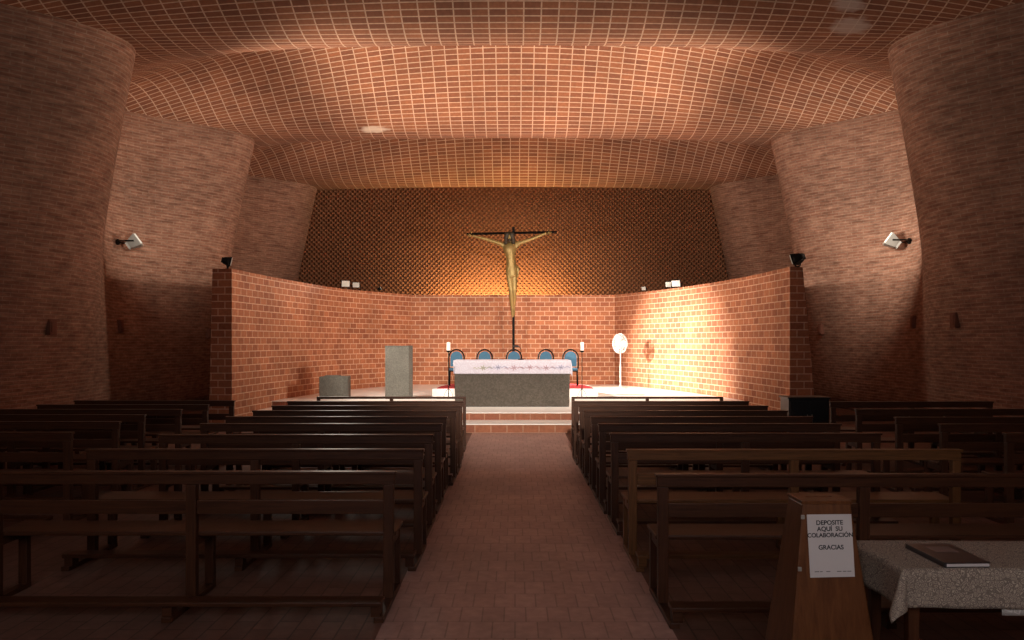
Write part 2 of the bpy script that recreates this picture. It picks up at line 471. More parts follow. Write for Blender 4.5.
# entrance wall behind the viewer, with a daylit window grid
def entrance_wall():
    mb = MB()
    wx, z0, z1 = 3.2, 2.8, 6.2
    yb = Y0
    for (a, b, c, d) in ((-9, -wx, 0, ZT + 2), (wx, 9, 0, ZT + 2), (-wx, wx, 0, z0), (-wx, wx, z1, ZT + 2)):
        mb.box(a, b, yb - 0.3, yb, c, d)
    for f in mb.bm.faces:
        for l in f.loops: l[mb.uv].uv = (l.vert.co.x, l.vert.co.z)
    struct(mb.build('wall_entrance', M_side))
    fr = MB()
    for i in range(9):
        x = -wx + 2 * wx * i / 8
        fr.box(x - .05, x + .05, yb - 0.22, yb - 0.02, z0, z1)
    for i in range(5):
        z = z0 + (z1 - z0) * i / 4
        fr.box(-wx, wx, yb - 0.2, yb - 0.04, z - .05, z + .05)
    f = struct(fr.build('window_1', M_iron))
    pn = MB(); pn.box(-wx, wx, yb - 0.18, yb - 0.14, z0, z1)
    pn.build('pane', M_pane, f)
entrance_wall()

# ------------------------------------------------------------------ presbytery: steps, floor, curved brick wall
Z1S, Z2S = 0.168, 0.316
SW = 1.75                                     # half width of the steps in the middle
TT = 0.014
slab_uv('presbytery_step', -SW, SW, 14.97, 18.0, 0, Z1S - TT, M_riser)
slab_uv('presbytery_step.001', -6.6, 6.6, 18.0, 27.0, 0, Z1S - TT, M_riser)
slab_uv('presbytery_step_tread', -SW, SW, 14.95, 18.0, Z1S - TT, Z1S, M_stone)
slab_uv('presbytery_step_tread.001', -6.6, 6.6, 17.95, 27.0, Z1S - TT, Z1S, M_stone)
slab_uv('presbytery_floor_base', -SW, SW, 15.72, 18.8, Z1S, Z2S - TT, M_riser)
slab_uv('presbytery_floor_base.001', -6.1, 6.0, 18.8, 26.6, Z1S, Z2S - TT, M_riser)
slab_uv('presbytery_floor', -SW, SW, 15.70, 18.8, Z2S - TT, Z2S, M_stone)
slab_uv('presbytery_floor.001', -6.12, 6.02, 18.78, 26.6, Z2S - TT, Z2S, M_stone)
SWZ = 3.23
def catmull(pts, n):
    out = []
    p = [pts[0] + (pts[0] - pts[1])] + pts + [pts[-1] + (pts[-1] - pts[-2])]
    for i in range(1, len(p) - 2):
        for k in range(n):
            t = k / n
            out.append(0.5 * ((2*p[i]) + (-p[i-1] + p[i+1]) * t + (2*p[i-1] - 5*p[i] + 4*p[i+1] - p[i+2]) * t*t + (-p[i-1] + 3*p[i] - 3*p[i+1] + p[i+2]) * t**3))
    out.append(pts[-1])
    return out
V2 = lambda x, y: Vector((x, y))
LEFT = catmull([V2(-5.91, 16.7), V2(-5.76, 18.4), V2(-5.48, 20.4), V2(-4.90, 23.1), V2(-3.35, 26.0)], 12)
RIGHT = catmull([V2(3.25, 26.0), V2(4.35, 23.3), V2(4.95, 21.2), V2(5.38, 19.0), V2(5.60, 16.3)], 12)
MIDW = [V2(-3.35 + 6.6 * i / 16, 26.0) for i in range(1, 16)]
SPATH = LEFT + MIDW + RIGHT
def screen_wall():
    mb = MB()
    n = len(SPATH)
    us = [0]
    for a, b in zip(SPATH, SPATH[1:]): us.append(us[-1] + (b - a).length)
    off = []
    for i in range(n):
        t = (SPATH[min(i+1, n-1)] - SPATH[max(i-1, 0)]).normalized()
        off.append(Vector((-t.y, t.x)))
    zs = [SWZ * k / 6 for k in range(7)]
    def th(i, z):
        f = i / (n - 1)
        t0 = 0.42 * (1 - f) + 0.27 * f
        k = 0.08 * (1 - f) + 0.30 * f
        return t0 + k * (1 - z / SWZ)
    I = [[mb.bm.verts.new((p.x, p.y, z)) for z in zs] for p in SPATH]
    O = [[mb.bm.verts.new((p.x + off[i].x * th(i, z), p.y + off[i].y * th(i, z), z)) for z in zs] for i, p in enumerate(SPATH)]
    def quad(vs, uvs):
        f = mb.bm.faces.new(vs)
        for l, u in zip(f.loops, uvs): l[mb.uv].uv = u
        return f
    for i in range(n - 1):
        for k in range(6):
            uv = [(us[i], zs[k]), (us[i+1], zs[k]), (us[i+1], zs[k+1]), (us[i], zs[k+1])]
            quad((I[i][k], I[i+1][k], I[i+1][k+1], I[i][k+1]), uv)
            quad((O[i][k], O[i+1][k], O[i+1][k+1], O[i][k+1]), uv)
        quad((I[i][6], I[i+1][6], O[i+1][6], O[i][6]), [(us[i], 0), (us[i+1], 0), (us[i+1], .35), (us[i], .35)])
        quad((I[i][0], I[i+1][0], O[i+1][0], O[i][0]), [(us[i], 0), (us[i+1], 0), (us[i+1], .35), (us[i], .35)])
    for i in (0, n - 1):
        for k in range(6):
            quad((I[i][k], O[i][k], O[i][k+1], I[i][k+1]), [(0, zs[k]), (th(i, zs[k]), zs[k]), (th(i, zs[k+1]), zs[k+1]), (0, zs[k+1])])
    return struct(mb.build('wall_presbytery', M_screen))
screen_wall()

# ------------------------------------------------------------------ altar and its things
def drape(name, x0, x1, y0, y1, z, hang, mat, nx=60, ny=20, nh=10, wave=0.012, flare=0.18, hangs=None, seed=1, parent=None, th=0.006):
    """cloth laid over a rectangular top; hangs = (left, right, front, back) overhang"""
    hl, hr, hf, hb = hangs or (hang,) * 4
    rnd = random.Random(seed)
    ph1, ph2 = rnd.random() * 6, rnd.random() * 6
    mb = MB()
    def axis(a, b, ha, hb_, n):
        out = [a - ha * (1 - i / nh) for i in range(nh)] if ha > 0 else []
        out += [a + (b - a) * i / n for i in range(n + 1)]
        out += [b + hb_ * (i + 1) / nh for i in range(nh)] if hb_ > 0 else []
        return out
    xs, ys = axis(x0, x1, hl, hr, nx), axis(y0, y1, hf, hb, ny)
    V = []
    for x in xs:
        col = []
        for y in ys:
            ex = (x - x1) if x > x1 else (x - x0) if x < x0 else 0.0
            ey = (y - y1) if y > y1 else (y - y0) if y < y0 else 0.0
            cx, cy = min(max(x, x0), x1), min(max(y, y0), y1)
            r = sqrt(ex * ex + ey * ey)
            if r > 0:
                ux, uy = ex / r, ey / r
                corner = abs(ux * uy) * 2
                out = 0.012 + r * (0.03 + flare * corner) + wave * min(1, r / 0.1) * sin(9.0 * (cx + cy) + ph1) + 0.5 * wave * min(1, r / .1) * sin(23 * (cx - cy) + ph2)
                p = (cx + ux * out, cy + uy * out, z + th - min(r, 0.012) * 0.3 - max(0, r - 0.01) * sqrt(1 - (0.03 + flare * corner) ** 2))
            else:
                p = (x, y, z + th + 0.002 * sin(5 * x + 3 * y))
            col.append((mb.bm.verts.new(p), (x, y)))
        V.append(col)
    for i in range(len(xs) - 1):
        for j in range(len(ys) - 1):
            q = (V[i][j], V[i+1][j], V[i+1][j+1], V[i][j+1])
            f = mb.bm.faces.new([v[0] for v in q]); f.smooth = True
            for l, v in zip(f.loops, q): l[mb.uv].uv = v[1]
    o = mb.build(name, mat, parent)
    md = o.modifiers.new('thickness', 'SOLIDIFY'); md.thickness = th * 0.6; md.offset = 1.0
    return o

ALX0, ALX1, ALY0, ALY1 = -1.30, 1.18, 17.05, 17.95
ALZ = 1.30
mb = MB(); mb.hexa([(ALX0 + .02, ALY0 + .02, Z2S), (ALX1 - .02, ALY0 + .02, Z2S), (ALX1 - .02, ALY1 - .02, Z2S), (ALX0 + .02, ALY1 - .02, Z2S)],
                   [(ALX0, ALY0, ALZ), (ALX1, ALY0, ALZ), (ALX1, ALY1, ALZ), (ALX0, ALY1, ALZ)], 0.02)
al = mb.build('altar', M_altar)
tag(al, 'massive grey pebble concrete altar block on the presbytery step', 'altar')
ac = drape('altar_cloth', ALX0, ALX1, ALY0, ALY1, ALZ, 0.30, M_cloth, nx=70, ny=14, wave=0.006, flare=0.1, hangs=(0.06, 0.20, 0.29, 0.12), seed=3)
tag(ac, 'white embroidered cloth draped over the stone altar', 'altar cloth')
def embroid(x, z, kind, mat):
    mb = MB()
    y = ALY0 - 0.033
    def petal(cx, cz, rx, rz, rot):
        pts = []
        for k in range(12):
            a = 2 * pi * k / 12
            u, w = rx * cos(a), rz * sin(a)
            pts.append((cx + u * cos(rot) - w * sin(rot), y, cz + u * sin(rot) + w * cos(rot)))
        mb.hexa(pts, [(p[0], p[1] - 0.003, p[2]) for p in pts])
    for k in range(6):
        a = k * pi / 3 + 0.3
        petal(x + 0.04 * cos(a), z + 0.032 * sin(a), 0.030, 0.013, a)
    petal(x, z, 0.016, 0.016, 0)
    if kind:
        for s in (-1, 1):
            for k in range(3):
                petal(x + s * (0.09 + 0.045 * k), z + 0.02 * (k % 2) * s, 0.03, 0.010, s * (0.5 - 0.4 * k))
    o = mb.build('embroidered_flower', mat, ac)
for i, (px, mt) in enumerate(((483, M_leafy), (498, M_lilac), (514, M_pink), (530, M_pink), (546, M_pink), (561, M_lilac))):
    embroid((px - CX) / FPX * 17.0, ALZ - 0.15 + 0.01 * (i % 2), 1, mt)

# microphone on the altar
mic = thing('microphone', 'small dark gooseneck microphone standing on the altar cloth', 'microphone', (0.13, 17.55, ALZ + 0.012))
mb = MB(); mb.lathe([(0.001, 0), (0.065, 0), (0.065, 0.012), (0.02, 0.02), (0.001, 0.02)], 20); mb.build('base', M_iron, mic)
mb = MB(); mb.tube([(0, 0, .018), (0.003, 0, .12), (0.0, 0, .22), (-.02, -.01, .27), (-.05, -.02, .29)], 0.008, 8); mb.build('gooseneck', M_iron, mic, True)
mb = MB(); mb.tube([(-.04, -.02, .288), (-.07, -.03, .295), (-.16, -.05, .30), (-.17, -.052, .30)], [.012, .022, .02, .006], 10); mb.build('capsule', M_black, mic, True)

# dais with carpet
def dais_outline(hw, y0, dep):
    pts = []
    for k in range(33):
        c, n_ = cos(pi * k / 32), max(0.0, sin(pi * k / 32))
        pts.append((hw * math.copysign(abs(c) ** 0.5, c), y0 + dep * n_ ** 0.8))
    return pts
mb = MB(); mb.prism([(2.08, 20.1)] + [(x, y + .05) for x, y in dais_outline(2.08, 20.1, 2.9)] + [(-2.08, 20.1)], 'z', Z2S, 0.525)
o = mb.build('presbytery_dais', M_stone); struct(o)
mb = MB(); mb.prism(dais_outline(1.97, 20.16, 2.7), 'z', 0.525, 0.54)
o = mb.build('carpet', M_red); tag(o, 'red half-round carpet on the low white dais behind the altar', 'carpet')

# chairs behind the altar
def make_chair():
    t = thing('round_back_chair', '', 'chair')
    w, hb = 0.19, 0.93
    def arch(w, z0, z1, n=14):
        r = w
        pts = [(-w, z0)] + [(-r * cos(pi * k / n), z1 - r * 1.05 + r * 1.05 * sin(pi * k / n)) for k in range(n + 1)] + [(w, z0)]
        return pts
    mb = MB()
    pts = [(x, 0.20 - 0.02 + 0.02 + (z - 0.45) * 0.16, z) for x, z in arch(0.205, 0.44, 0.95)]
    mb.tube(pts, 0.020, 8); mb.build('back_frame', M_iron, t, True)
    mb = MB()
    ou = arch(0.165, 0.50, 0.905)
    fr = [(x, 0.185 + (z - 0.45) * 0.16, z) for x, z in ou]; bk = [(x, 0.215 + (z - 0.45) * 0.16, z) for x, z in ou]
    mb.hexa(fr, bk, 0.008); mb.build('back_cushion', M_blue, t)
    mb = MB(); mb.box(-.20, .20, -.22, .20, .40, .47, 0.025); mb.build('seat', M_blue, t)
    mb = MB(); mb.box(-.205, .205, -.215, .205, .375, .40, 0.005); mb.build('seat_frame', M_iron, t)
    for sx in (-1, 1):
        mb = MB(); mb.tube([(sx * .185, -.19, .38), (sx * .195, -.21, 0.0)], .013, 8); mb.build('leg', M_iron, t, True)
        mb = MB(); mb.tube([(sx * .195, .19, .42), (sx * .20, .23, 0.0)], .013, 8); mb.build('leg', M_iron, t, True)
    return t
ch0 = make_chair()
CH = [(457.5, 'blue round-backed chair at the left end of the row behind the altar'),
      (485, 'blue round-backed chair second from the left behind the altar'),
      (514, 'blue round-backed chair in the middle, directly under the crucifix post'),
      (545.5, 'blue round-backed chair just right of the microphone, second from the right'),
      (569.5, 'blue round-backed chair at the right end, partly beside the cloth corner')]
for i, (px, lb) in enumerate(CH):
    c = ch0 if i == 0 else copy_tree(ch0)
    c.location = ((px - CX) / FPX * 21.4, 21.2, 0.545)
    c['label'] = lb; c['category'] = 'chair'; c['group'] = 'blue chairs behind the altar'
    c.rotation_euler = (0, 0, (0.12, 0.05, 0.0, -0.04, -0.12)[i])

# candle stands
def candle_stand(px, side):
    x = (px - CX) / FPX * 19.6
    t = thing('candle_stand', 'thin black floor candle stand on the %s of the altar' % side, 'candle stand', (x, 19.6, Z2S), 0, 'candle stands flanking the altar')
    mb = MB(); mb.tube([(0, 0, .02), (0, 0, 1.14)], .010, 8); mb.build('pole', M_iron, t)
    for k in range(3):
        a = 2 * pi * k / 3 + pi / 2
        pts = [(0.13 * (1 - cos(pi * j / 10)) / 2 * 1.0 * cos(a), 0.13 * (1 - cos(pi * j / 10)) / 2 * sin(a), 0.008 + 0.24 * sin(pi / 2 * (1 - j / 10))) for j in range(11)]
        mb = MB(); mb.tube(pts, .007, 6); mb.build('leg', M_iron, t, True)
    mb = MB(); mb.lathe([(.001, 1.13), (.03, 1.13), (.055, 1.16), (.058, 1.175), (.05, 1.175), (.03, 1.16), (.001, 1.16)], 16); mb.build('drip_cup', M_iron, t, True)
    mb = MB(); mb.lathe([(.001, 0), (.046, 0), (.047, .19), (.04, .20), (.012, .195), (.001, .19)], 16)
    mb.tube([(0, 0, .19), (.002, 0, .215)], .003, 5)
    c = mb.build('candle', M_wax, None, True, (x, 19.6, Z2S + 1.178))
    smooth_by_angle(c)
    tag(c, 'thick white candle on the stand %s of the altar' % side, 'candle', 'candles flanking the altar')
candle_stand(448.5, 'left'); candle_stand(582.0, 'right')

# pedestal fan
fan = thing('pedestal_fan', 'white pedestal fan with a round cage standing before the brick wall', 'fan', ((620.5 - CX) / FPX * 23.9, 23.9, Z2S))
mb = MB(); mb.lathe([(.001, 0), (.22, 0), (.22, .02), (.05, .05), (.03, .09), (.001, .09)], 28); smooth_by_angle(mb.build('base', M_white, fan))
mb = MB(); mb.tube([(0, 0, .06), (0, 0, .72)], .022, 10); mb.tube([(0, 0, .70), (0, 0, 1.2)], .015, 10); smooth_by_angle(mb.build('pole', M_white, fan))
R = Matrix.Translation((0, 0, 1.34)) @ Euler((0, 0, radians(-52))).to_matrix().to_4x4() @ Euler((radians(90), 0, 0)).to_matrix().to_4x4()
# local z of R points out of the fan's front
mb = MB(); mb.lathe([(.001, -.16), (.06, -.155), (.075, -.10), (.07, -.02), (.03, .0), (.001, .0)], 20, R); mb.tube([(0, 0, 1.18), (0, 0, 1.27)], .03, 10); smooth_by_angle(mb.build('motor', M_white, fan))
mb = MB()
for k in range(3):
    a0 = 2 * pi * k / 3
    top, bot = [], []
    for r, da in ((.03, -.5), (.12, -.62), (.23, -.5), (.265, -.1), (.25, .35), (.13, .42), (.03, .5)):
        a = a0 + da
        zz = .035 + .05 * da
        top.append(R @ Vector((r * cos(a), r * sin(a), zz + .004))); bot.append(R @ Vector((r * cos(a), r * sin(a), zz)))
    mb.hexa(bot, top)
mb.lathe([(.001, .0), (.045, .0), (.045, .06), (.02, .075), (.001, .075)], 16, R)
mb.build('blades', M_grille, fan)
mb = MB()
def ring(r, z): return [R @ Vector((r * cos(2*pi*k/32), r * sin(2*pi*k/32), z)) for k in range(32)]
for r, z in ((.29, .03), (.29, .0), (.29, .05), (.23, .09), (.17, .105), (.11, .115), (.23, -.04), (.15, -.055)):
    mb.tube(ring(r, z), .0055, 5, True)
for k in range(28):
    a = 2 * pi * k / 28
    mb.tube([R @ Vector((r * cos(a), r * sin(a), z)) for r, z in ((.06, .118), (.17, .106), (.25, .082), (.29, .03), (.25, -.03), (.08, -.06))], .004, 4)
mb.lathe([(.001, .112), (.062, .112), (.055, .126), (.001, .13)], 20, R)
mb.build('cage', M_white, fan)

# concrete ambo and low block
mb = MB()
x0, x1 = (385 - CX) / FPX * 19.4, (411 - CX) / FPX * 19.4
mb.prism([(x0, 19.4), (x1 - .05, 19.4), (x1 + .02, 19.52), (x1 - .02, 19.9), (x0 + .03, 19.9)], 'z', Z2S, 1.585, 0.012)
mb.prism([(x0 - .01, 19.39), (x1 - .05, 19.39), (x1 + .03, 19.52), (x1 - .02, 19.91), (x0 + .02, 19.91)], 'z', 1.585, 1.61, 0.006)
o = mb.build('ambo', M_conc); tag(o, 'tall grey concrete pillar lectern left of the altar', 'lectern')
mb = MB()
x0, x1 = (319 - CX) / FPX * 19.4, (344 - CX) / FPX * 19.4
mb.prism([(x0, 19.4), (x1 - .03, 19.4), (x1 + .07, 19.5), (x1 + .05, 19.95), (x0 + .03, 19.95)], 'z', Z2S, 0.86, 0.012)
mb.prism([(x0 + .12, 19.46), (x1 - .14, 19.46), (x1 - .14, 19.75), (x0 + .12, 19.75)], 'z', 0.86, 0.885, 0.006)
o = mb.build('stone_block', M_conc); tag(o, 'low grey concrete block left of the tall pillar lectern', 'stone block')

# ------------------------------------------------------------------ crucifix
CD = 25.25
def C(px, py, dy=0.0): return P(px, py, CD) + Vector((0, dy, 0))
base = Vector(((513.5 - CX) / FPX * CD, CD + 0.12, Z2S))
cr = thing('crucifix', 'tall slender crucifix with a gilded figure before the brick presbytery wall', 'crucifix', base)
def rel(p): return Vector(p) - base
mb = MB()
pz = C(512.5, 226.5).z - Z2S
mb.box(-.04, .04, -.035, .035, 0, pz, 0.006); mb.build('upright_beam', M_iron, cr)
mb = MB()
a, b = rel(C(466.5, 233.6, .10)), rel(C(557, 231.6, .10))
mb.tube([a, b], .038, 4); mb.build('cross_beam', M_iron, cr)
mb = MB(); mb.box(-.2, .2, -.2, .2, 0, .06, 0.01); mb.build('base', M_iron, cr)

def skin_mesh(verts, edges, radii, levels=2, root=0):
    me = bpy.data.meshes.new('skin'); me.from_pydata([tuple(v) for v in verts], edges, [])
    o = bpy.data.objects.new('skin', me); COL.objects.link(o)
    sk = o.modifiers.new('s', 'SKIN'); sk.use_smooth_shade = True
    for i, r in enumerate(radii):
        d = me.skin_vertices[0].data[i]
        d.radius = (r, r) if not isinstance(r, tuple) else r
        d.use_root = (i == root)
    sb = o.modifiers.new('u', 'SUBSURF'); sb.levels = levels; sb.render_levels = levels
    dg = bpy.context.evaluated_depsgraph_get(); dg.update()
    res = bpy.data.meshes.new_from_object(o.evaluated_get(dg))
    bpy.data.objects.remove(o); bpy.data.meshes.remove(me)
    return res

fy = 0.0
vv, ee, rr = [], [], []
def nd(px, py, r, dy=0.0, par=None):
    vv.append(rel(C(px, py, dy))); rr.append(r)
    if par is not None: ee.append((par, len(vv) - 1))
    return len(vv) - 1
pel = nd(511.6, 268, .125)
wai = nd(510.8, 259.5, .105, -.02, pel)
che = nd(509.8, 251.5, .145, -.04, wai)
upc = nd(509.3, 247, .13, -.03, che)
nec = nd(509.2, 243.2, .055, -.07, upc)
hd1 = nd(509.6, 240.6, .085, -.13, nec)
hd2 = nd(509.3, 237.0, .115, -.15, hd1)
hd3 = nd(508.9, 233.8, .085, -.12, hd2)
def arm(pts):
    prev = upc
    for (px, py, r, dy) in pts: prev = nd(px, py, r, dy, prev)
    return prev
lw = arm([(504.3, 245.2, .072, 0), (496.5, 242.3, .056, .02), (488.5, 239.8, .046, .03), (481, 237.8, .042, .04), (475.5, 236.3, .030, .05), (472, 235.4, .038, .05)])
rw = arm([(514.8, 244.4, .072, 0), (522, 242.2, .056, .02), (530, 239.6, .046, .03), (538, 236.4, .042, .04), (543.5, 234.0, .030, .05), (547, 232.9, .038, .05)])
def leg(pts):
    prev = pel
    for (px, py, r, dy) in pts: prev = nd(px, py, r, dy, prev)
leg([(509.3, 272, .098, -.01), (510.0, 281, .085, -.05), (511.2, 290.5, .066, -.10), (511.6, 298, .064, -.05), (512.3, 308, .040, 0.0), (512.6, 312, .042, -.03), (512.9, 317.5, .030, -.09)])
leg([(513.9, 272, .098, -.01), (514.4, 281, .082, -.04), (514.4, 290.5, .062, -.08), (514.4, 298, .058, -.02), (513.8, 307, .038, .03), (513.7, 311, .040, .00), (513.6, 316, .030, -.05)])
body_me = skin_mesh(vv, ee, [r * 1.3 for r in rr], 2, 0)
fb = bmesh.new(); fb.from_mesh(body_me)
def finger(h, d, spread, ln, r, curl):
    """one finger of three short bones, leaving the palm"""
    s = 1 if d > 0 else -1
    p0 = vv[h]
    a = spread
    dirv = Vector((s * cos(a), 0, sin(a)))
    pts = [p0 + Vector((0, 0, .6 * r * (spread * 3)))]
    pts = [p0 + dirv * .02 + Vector((0, 0, spread * .05))]
    q = pts[0]
    for k in range(3):
        q = q + (dirv + Vector((0, -curl * (k + .3), 0))).normalized() * ln / 3
        pts.append(q)
    me = skin_mesh(pts, [(0, 1), (1, 2), (2, 3)], [r, r, r * .9, r * .7], 1)
    fb.from_mesh(me); bpy.data.meshes.remove(me)
for h, d in ((lw, -1), (rw, 1)):
    for sp, ln, cu in ((.32, .12, .5), (.12, .145, .35), (-.08, .14, .45), (-.28, .115, .6)): finger(h, d, sp, ln, .011, cu)
    finger(h, d, 1.05, .085, .013, .6)
# nose, brow and ears blend into the head
hc = vv[hd2]
for off, sc in (((0, -.115, -.02), (.018, .03, .035)), ((0, -.10, -.065), (.035, .02, .010)), ((-.035, -.10, .02), (.022, .014, .010)), ((.035, -.10, .02), (.022, .014, .010)), ((-.11, 0, -.01), (.012, .025, .04)), ((.11, 0, -.01), (.012, .025, .04))):
    bmesh.ops.create_icosphere(fb, subdivisions=2, radius=1.0, matrix=Matrix.Translation(hc + Vector(off)) @ Matrix.Diagonal((*sc, 1)))
bmf = bpy.data.meshes.new('figure'); fb.to_mesh(bmf); fb.free()
for p in bmf.polygons: p.use_smooth = True
bmf.materials.clear(); bmf.materials.append(M_gold)
fig = bpy.data.objects.new('figure', bmf); COL.objects.link(fig); fig.parent = cr
# hair and beard
hb = []
for (a, b, r0, r1) in (((507.6, 233.0), (505.6, 245.5), .105, .06), ((511.2, 233.0), (513.6, 245.0), .105, .06), ((509.3, 231.6), (509.2, 240), .13, .08)):
    fd = -.10 if a[0] == 509.3 else -.20
    mbp = [rel(C(a[0], a[1], fd)), rel(C((a[0]*.4 + b[0]*.6), (a[1]*.5 + b[1]*.5), fd)), rel(C(b[0], b[1], fd * .75))]
    hb.append((mbp, [r0, (r0 + r1) / 2, r1]))
hv, he, hr_ = [], [], []
for pts, rs in hb:
    i0 = len(hv); hv += pts; hr_ += rs; he += [(i0, i0+1), (i0+1, i0+2)]
hbm = bmesh.new()
for pts, rs in hb:
    me = skin_mesh(pts, [(0, 1), (1, 2)], rs, 2); hbm.from_mesh(me); bpy.data.meshes.remove(me)
me = skin_mesh([hc + Vector((0, -.17, -.09)), hc + Vector((0.005, -.18, -.15)), hc + Vector((.005, -.16, -.22))], [(0, 1), (1, 2)], [.06, .05, .02], 2)
hbm.from_mesh(me); bpy.data.meshes.remove(me)
hm = bpy.data.meshes.new('hair'); hbm.to_mesh(hm); hbm.free()
for p in hm.polygons: p.use_smooth = True
hm.materials.clear(); hm.materials.append(M_goldd)
o = bpy.data.objects.new('hair', hm); COL.objects.link(o); o.parent = cr
o['label'] = 'dark hair and beard falling around the bowed face'
# loincloth
mb = MB(); n = 28; rings = []
for j, (py, rx, ry) in enumerate(((262.5, .140, .125), (265.5, .155, .14), (268.5, .168, .150), (271.5, .175, .155), (275, .172, .15), (278, .162, .145))):
    c = rel(C(511.7 + j * .08, py, -.012))
    rings.append([mb.bm.verts.new(c + Vector((rx * cos(2*pi*k/n) * (1 + .04 * sin(5*2*pi*k/n + j*.7)), ry * sin(2*pi*k/n), .02 * sin(2*pi*k/n*3 + j)))) for k in range(n)])
for A_, B_ in zip(rings, rings[1:]):
    for k in range(n): mb.bm.faces.new((A_[k], A_[(k+1) % n], B_[(k+1) % n], B_[k]))
kt = rel(C(517, 266.5, -.09))
mb.tube([kt, kt + Vector((.03, -.01, -.10)), kt + Vector((.035, 0, -.24)), kt + Vector((.02, .0, -.34))], [.045, .05, .035, .012], 8)
lo = mb.build('loincloth', M_gold, cr, True)
lo.modifiers.new('thickness', 'SOLIDIFY').thickness = 0.012

# ------------------------------------------------------------------ pews
def make_pew(L, mh, mv):
    t = thing('pew', '', 'pew')
    h = L / 2
    mb = MB(); mb.box(-h, h, -.022, .022, .772, .850, .005); mb.box(-h - .008, h + .008, -.034, .034, .838, .856, .004); mb.build('top_rail', mh, t)
    mb = MB(); mb.box(-h + .02, h - .02, -.004, .020, .575, .665, .004); mb.build('back_slat', mh, t)
    mb = MB(); mb.box(-h, h, .030, .375, .425, .452, .006); mb.build('seat', mh, t)
    mb = MB()
    mb.box(-h + .02, h - .02, -.405, -.275, .100, .128, .005)
    for s in (-1, 0, 1):
        x = s * (h - .06); mb.box(x - .03, x + .03, -.385, -.295, 0.032, .100, .004)
    mb.build('kneeler', mh, t)
    for s in (-1, 0, 1):
        x = s * (h - .04)
        mb = MB(); mb.box(x - .033, x + .033, -.028, .028, 0.032, .772, .004); mb.build('back_post', mv, t)
        mb = MB(); mb.box(x - .030, x + .030, .285, .335, 0.032, .425, .004); mb.build('front_leg', mv, t)
        mb = MB(); mb.box(x - .024, x + .024, .028, .285, .362, .424, .003); mb.build('seat_bearer', mh, t)
        mb = MB(); mb.box(x - .030, x + .030, -.395, .340, 0.0, .034, .004); mb.build('runner', mh, t)
    return t
LROWS = [5.23, 6.32, 7.31, 8.29, 9.07, 9.86, 10.62, 11.43]
RROWS = [5.13, 6.30, 7.42, 8.29, 9.07, 9.86, 10.62, 11.43]
LX = [-.80, -.74, -.75, -.757, -.775, -.725, -.72, -.745]
RX = [.907, .885, .885, .867, .865, .85, .85, .835]
ORD = ['nearest the camera', 'second from the camera', 'third from the camera', 'fourth from the camera', 'fifth from the camera', 'third from the front', 'second from the front', 'in the front row']
pw = make_pew(2.5, M_wood, M_woodv); pwl = make_pew(2.65, M_wood, M_woodv); pww = make_pew(2.62, M_wood_w, M_woodv_w)
used = set()
def place(proto, xc, d, label, group):
    c = proto if proto.name not in used else copy_tree(proto)
    used.add(proto.name); used.add(c.name)
    c.location = (xc, d, 0); c['label'] = label; c['category'] = 'pew'; c['group'] = group
    return c
WARMP = {('R', 1)}
for i, d in enumerate(LROWS):
    place(pww if ('L', i) in WARMP else pwl if i < 2 else pw, LX[i] - (1.31, 1.31, 1.25)[min(i, 2)], d, 'dark wooden pew left of the aisle, %s in its block' % ORD[i], 'pews left of the aisle')
for i, d in enumerate(RROWS):
    place(pww if ('R', i) in WARMP else pwl if i == 0 else pw, RX[i] + (1.325, 1.31, 1.25)[min(i, 2)], d, '%s wooden pew right of the aisle, %s in its block' % ('warm brown' if ('R', i) in WARMP else 'dark', ORD[i]), 'pews right of the aisle')
LO = [(11.55, -4.05), (10.80, -4.14), (10.05, -4.19), (9.30, -4.30), (8.5, -4.2), (7.5, -4.15)]
RO = [(11.35, 4.47), (10.1, 4.30), (9.0, 4.28), (8.25, 4.38), (7.4, 4.53)]
OO = ['first from the altar', 'second from the altar', 'third from the altar', 'fourth from the altar', 'fifth from the altar', 'sixth from the altar']
po = make_pew(2.3, M_wood, M_woodv)
for i, (d, x) in enumerate(LO):
    place(po, x - 1.15, d, 'dark pew along the left brick wall, %s in its block' % OO[i], 'pews along the left wall')
for i, (d, x) in enumerate(RO):
    place(po, x + 1.15, d, 'dark pew along the right brick wall, %s in its block' % OO[i], 'pews along the right wall')

# thin front rails before the first pews
def front_rail(xa, xb, side):
    d = 12.75
    t = thing('kneeler_rail', 'thin dark rail with a low kneeler before the front pew %s of the aisle' % side, 'kneeler rail', ((xa + xb) / 2, d, 0), 0, 'front kneeler rails')
    h = abs(xb - xa) / 2
    mb = MB(); mb.box(-h, h, -.03, .03, .795, .83, .005); mb.build('top_rail', M_wood, t)
    mb = MB(); mb.box(-h, h, -.012, .012, .30, .36, .004); mb.build('stretcher', M_wood, t)
    for x in (-h + .025, -.1 * 0, h - .025):
        mb = MB(); mb.box(x - .025, x + .025, -.025, .025, 0.0, .795, .004); mb.build('post', M_woodv, t)
        mb = MB(); mb.box(x - .03, x + .03, -.42, -.025, 0.0, .04, .004); mb.build('foot', M_wood, t)
    mb = MB(); mb.box(-h + .02, h - .02, -.42, -.30, .04, .07, .004); mb.build('kneeler', M_wood, t)
front_rail((317 - CX) / FPX * 12.75, (466 - CX) / FPX * 12.75, 'left')
front_rail((571.5 - CX) / FPX * 12.75, (723 - CX) / FPX * 12.75, 'right')

